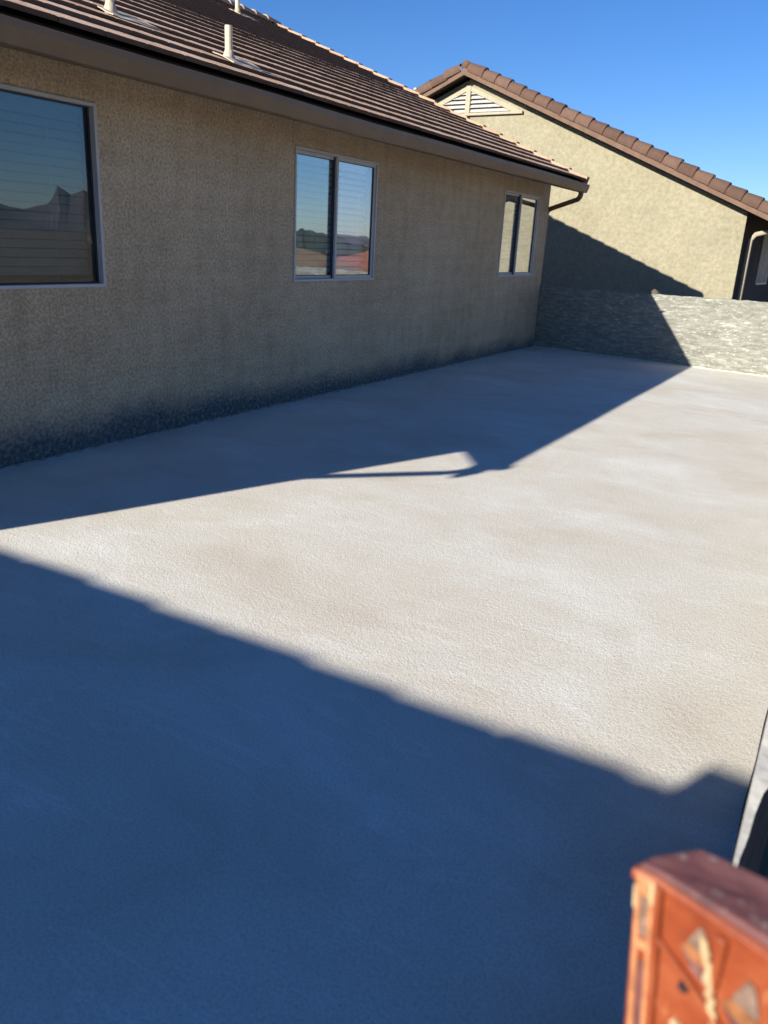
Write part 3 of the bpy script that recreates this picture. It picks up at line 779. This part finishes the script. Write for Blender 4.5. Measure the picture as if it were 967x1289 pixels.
# ------------------------------------------------------------------ orange stepladder beside the photographer
ld = empty('stepladder', (4.90, 0.42, -1.02))
tag(ld, 'paint spattered orange stepladder top in the near right corner', 'ladder')
ZT = 1.10
dwn = Vector((0.105, -0.03, -1.0))
def lpt(x, y, d): q = Vector((x, y, ZT))+dwn*d; return (q.x-4.90, q.y-0.42, q.z+1.02)
outline = [(4.692, 0.588), (4.700, 0.604), (4.733, 0.637), (4.792, 0.632), (5.06, 0.60), (5.09, 0.57), (5.09, 0.47), (5.05, 0.455), (4.800, 0.5575), (4.745, 0.5755), (4.712, 0.585)]
def extr(o2, d0, d1, grow0=0, grow1=0):
    cx = sum(p[0] for p in o2)/len(o2); cy = sum(p[1] for p in o2)/len(o2); b = MB(); n = len(o2)
    for d, gr in ((d0, grow0), (d1, grow1)):
        for x, y in o2:
            v = Vector((x-cx, y-cy)); v = v*(1+gr/max(v.length, 1e-6)); b.v.append(lpt(cx+v.x, cy+v.y, d))
    b.f.append(tuple(range(n))); b.f.append(tuple(range(n, 2*n))[::-1])
    for k in range(n): b.f.append((k, (k+1) % n, n+(k+1) % n, n+k))
    return b
extr(outline, 0.0, 0.008, -0.006, -0.001).build('top_plate', 'plum', ld, 0.003)
extr(outline, 0.008, 0.30, 0.0, 0.004).build('top_cap', 'orange', ld, 0.004)
extr(outline, 0.010, 0.020, 0.003, 0.003).build('rim', 'orange', ld, 0.002)
# ribs and pockets on the face turned to the camera: positions along the front edge (t) and down (d)
P0, P1 = Vector((4.712, 0.585)), Vector((4.830, 0.545))
ed = (P1-P0).normalized(); nf = Vector((ed.y, -ed.x))
if nf.y > 0: nf = -nf
def fpt(t, d, out):
    q = P0+ed*t+nf*out; return lpt(q.x, q.y, d)
def fplate(pts, o0, o1):
    b = MB(); n = len(pts)
    for o_ in (o0, o1):
        for t, d in pts: b.v.append(fpt(t, d, o_))
    b.f.append(tuple(range(n))); b.f.append(tuple(range(n, 2*n))[::-1])
    for k in range(n): b.f.append((k, (k+1) % n, n+(k+1) % n, n+k))
    return b
def fribbon(path, w, o0, o1):
    b = MB()
    for k, (t, d) in enumerate(path):
        a = path[max(0, k-1)]; c = path[min(len(path)-1, k+1)]
        tx, ty = c[0]-a[0], c[1]-a[1]; L = math.hypot(tx, ty); nx_, ny_ = -ty/L*w[k]/2, tx/L*w[k]/2
        b.v += [fpt(t+nx_, d+ny_, o0), fpt(t+nx_, d+ny_, o1), fpt(t-nx_, d-ny_, o1), fpt(t-nx_, d-ny_, o0)]
    m = len(path)
    for k in range(m-1):
        for q in range(4): b.f.append((k*4+q, k*4+(q+1) % 4, (k+1)*4+(q+1) % 4, (k+1)*4+q))
    b.f.append((0, 1, 2, 3)); b.f.append(tuple((m-1)*4+q for q in (3, 2, 1, 0)))
    return b
fribbon([(0.0, 0.058), (0.03, 0.078), (0.06, 0.100), (0.10, 0.125), (0.15, 0.155)], [0.006]*5, -0.002, 0.005).build('rib', 'orange', ld, 0.002)
fribbon([(0.003, 0.012), (0.003, 0.09), (0.003, 0.29)], [0.007]*3, -0.002, 0.006).build('rib', 'orange', ld, 0.002)
fribbon([(0.105, 0.02), (0.107, 0.09), (0.11, 0.29)], [0.008]*3, -0.002, 0.006).build('rib', 'orange', ld, 0.002)
fribbon([(0.058, 0.02), (0.056, 0.05), (0.052, 0.085)], [0.010, 0.008, 0.006], -0.002, 0.004).build('rib', 'orange', ld, 0.002)
MT['rimworn'] = plain('worn_orange_edge', (0.44, 0.19, 0.085), 0.6, 0.35, 60)
MT['tansmear'] = plain('tan_smear', (0.28, 0.11, 0.042), 0.7, 0.4, 70)
# each pocket: flat plates on the face, a grey smear above, tan below, a red band at the foot
for (ca, cb_) in (((0.040, 0.028), 1.0), ((0.082, 0.046), 1.25)):
    a_, d_ = ca; k_ = cb_
    fplate([(a_-0.001*k_, d_-0.003*k_), (a_+0.004*k_, d_), (a_+0.008*k_, d_+0.020*k_), (a_-0.003*k_, d_+0.0195*k_), (a_-0.0105*k_, d_+0.0175*k_)], -0.001, 0.0014).build('pocket', 'greypaint', ld, 0.001)
    fplate([(a_-0.010*k_, d_+0.0182*k_), (a_+0.007*k_, d_+0.0222*k_), (a_+0.0075*k_, d_+0.032*k_), (a_-0.004*k_, d_+0.033*k_), (a_-0.017*k_, d_+0.026*k_)], -0.001, 0.0012).build('pocket', 'tansmear', ld, 0.001)
    fplate([(a_-0.017*k_, d_+0.0262*k_), (a_-0.004*k_, d_+0.0332*k_), (a_+0.0075*k_, d_+0.0322*k_), (a_+0.008*k_, d_+0.049*k_), (a_-0.006*k_, d_+0.041*k_)], -0.001, 0.0008).build('pocket', 'plum', ld, 0.001)
def wavy(path, w0, seed, out):
    rr = random.Random(seed); pts = []; ws = []
    for k in range(len(path)-1):
        for q in range(5):
            f_ = q/5; t_ = path[k][0]*(1-f_)+path[k+1][0]*f_; d_ = path[k][1]*(1-f_)+path[k+1][1]*f_
            pts.append((t_+rr.uniform(-.0018, .0018), d_)); ws.append(w0*(0.6+0.7*rr.random()))
    pts.append(path[-1]); ws.append(w0*0.35); ws[0] = w0*0.3; ws[-2] = w0*1.1
    return fribbon(pts, ws, 0.0, out).build('paint_drip', 'drip', ld, 0.0012)
wavy([(0.043, 0.030), (0.049, 0.052), (0.053, 0.078), (0.058, 0.098), (0.068, 0.116), (0.079, 0.130)], 0.0070, 1, 0.0045)
wavy([(0.024, 0.126), (0.033, 0.142), (0.042, 0.155), (0.052, 0.180)], 0.0090, 2, 0.0055)
wavy([(0.098, 0.118), (0.106, 0.134), (0.116, 0.152)], 0.0080, 3, 0.0055)
MB().tube([fpt(0.031, 0.088, -0.002), fpt(0.031, 0.088, 0.005)], 0.0045, 10).build('bolt', 'steel', ld)
# narrow end face: long slot between two flanges
E0, E1 = Vector((4.692, 0.588)), Vector((4.712, 0.585))
def ept(t, d, out): q = E0+(E1-E0)*t+Vector((-0.15, -0.99))*out; return lpt(q.x, q.y, d)
def eplate(t0, t1, d0, d1, o0, o1):
    return MB().hexa([ept(t0, d1, o0), ept(t1, d1, o0), ept(t1, d1, o1), ept(t0, d1, o1), ept(t0, d0, o0), ept(t1, d0, o0), ept(t1, d0, o1), ept(t0, d0, o1)])
eplate(0.42, 0.66, 0.095, 0.29, -0.001, 0.0010).build('slot', 'plum', ld)
eplate(0.40, 0.66, 0.030, 0.070, -0.001, 0.0010).build('pocket', 'greypaint', ld)
eplate(0.12, 0.36, 0.030, 0.29, -0.001, 0.0022).build('flange', 'rimworn', ld, 0.001)
eplate(0.70, 0.92, 0.030, 0.29, -0.001, 0.0022).build('flange', 'rimworn', ld, 0.001)
eplate(0.12, 0.92, 0.0115, 0.0295, -0.001, 0.0020).build('flange', 'rimworn', ld, 0.001)
eplate(0.72, 0.95, 0.013, 0.034, 0.0, 0.0032).build('paint_smear', 'drip', ld, 0.001)
eplate(0.05, 0.20, 0.022, 0.044, 0.0, 0.0032).build('paint_smear', 'drip', ld, 0.001)
eplate(0.36, 0.70, 0.074, 0.083, -0.001, 0.0022).build('flange', 'rimworn', ld, 0.001)
# rails, treads, feet reaching the ground below the deck edge
LEN = 2.10
def rail(x, y, dx, dy):
    b = MB()
    a = [Vector((x+sx*0.03, y+sy*0.014, ZT)) for sx, sy in ((-1, -1), (1, -1), (1, 1), (-1, 1))]
    o = Vector((dx, dy, -1))
    p = [q+o*LEN for q in a]+[q+o*0.28 for q in a]
    b.hexa([(q.x-4.90, q.y-0.42, q.z+1.02) for q in p])
    r_ = b.build('rail', 'orange', ld, 0.004)
    f = MB(); q = Vector((x, y, ZT))+o*LEN
    f.box(q.x-4.90-0.045, q.x-4.90+0.045, q.y-0.42-0.03, q.y-0.42+0.03, 0.0, 0.06); f.build('foot', 'dark', r_)
RL = [(4.745, 0.57, 0.10, -0.26), (5.05, 0.53, 0.18, -0.26), (4.76, 0.60, 0.10, 0.20), (5.05, 0.57, 0.18, 0.20)]
for q in RL: rail(*q)
for k in range(1, 6):
    d = 0.28+0.3*k
    xa, xb = 4.745+0.10*d, 5.05+0.18*d; yc = 0.55-0.26*d; z = ZT-d
    MB().box(xa-4.90, xb-4.90, yc-0.42-0.045, yc-0.42+0.045, z+1.02-0.02, z+1.02).build('tread', 'steel', ld, 0.003)
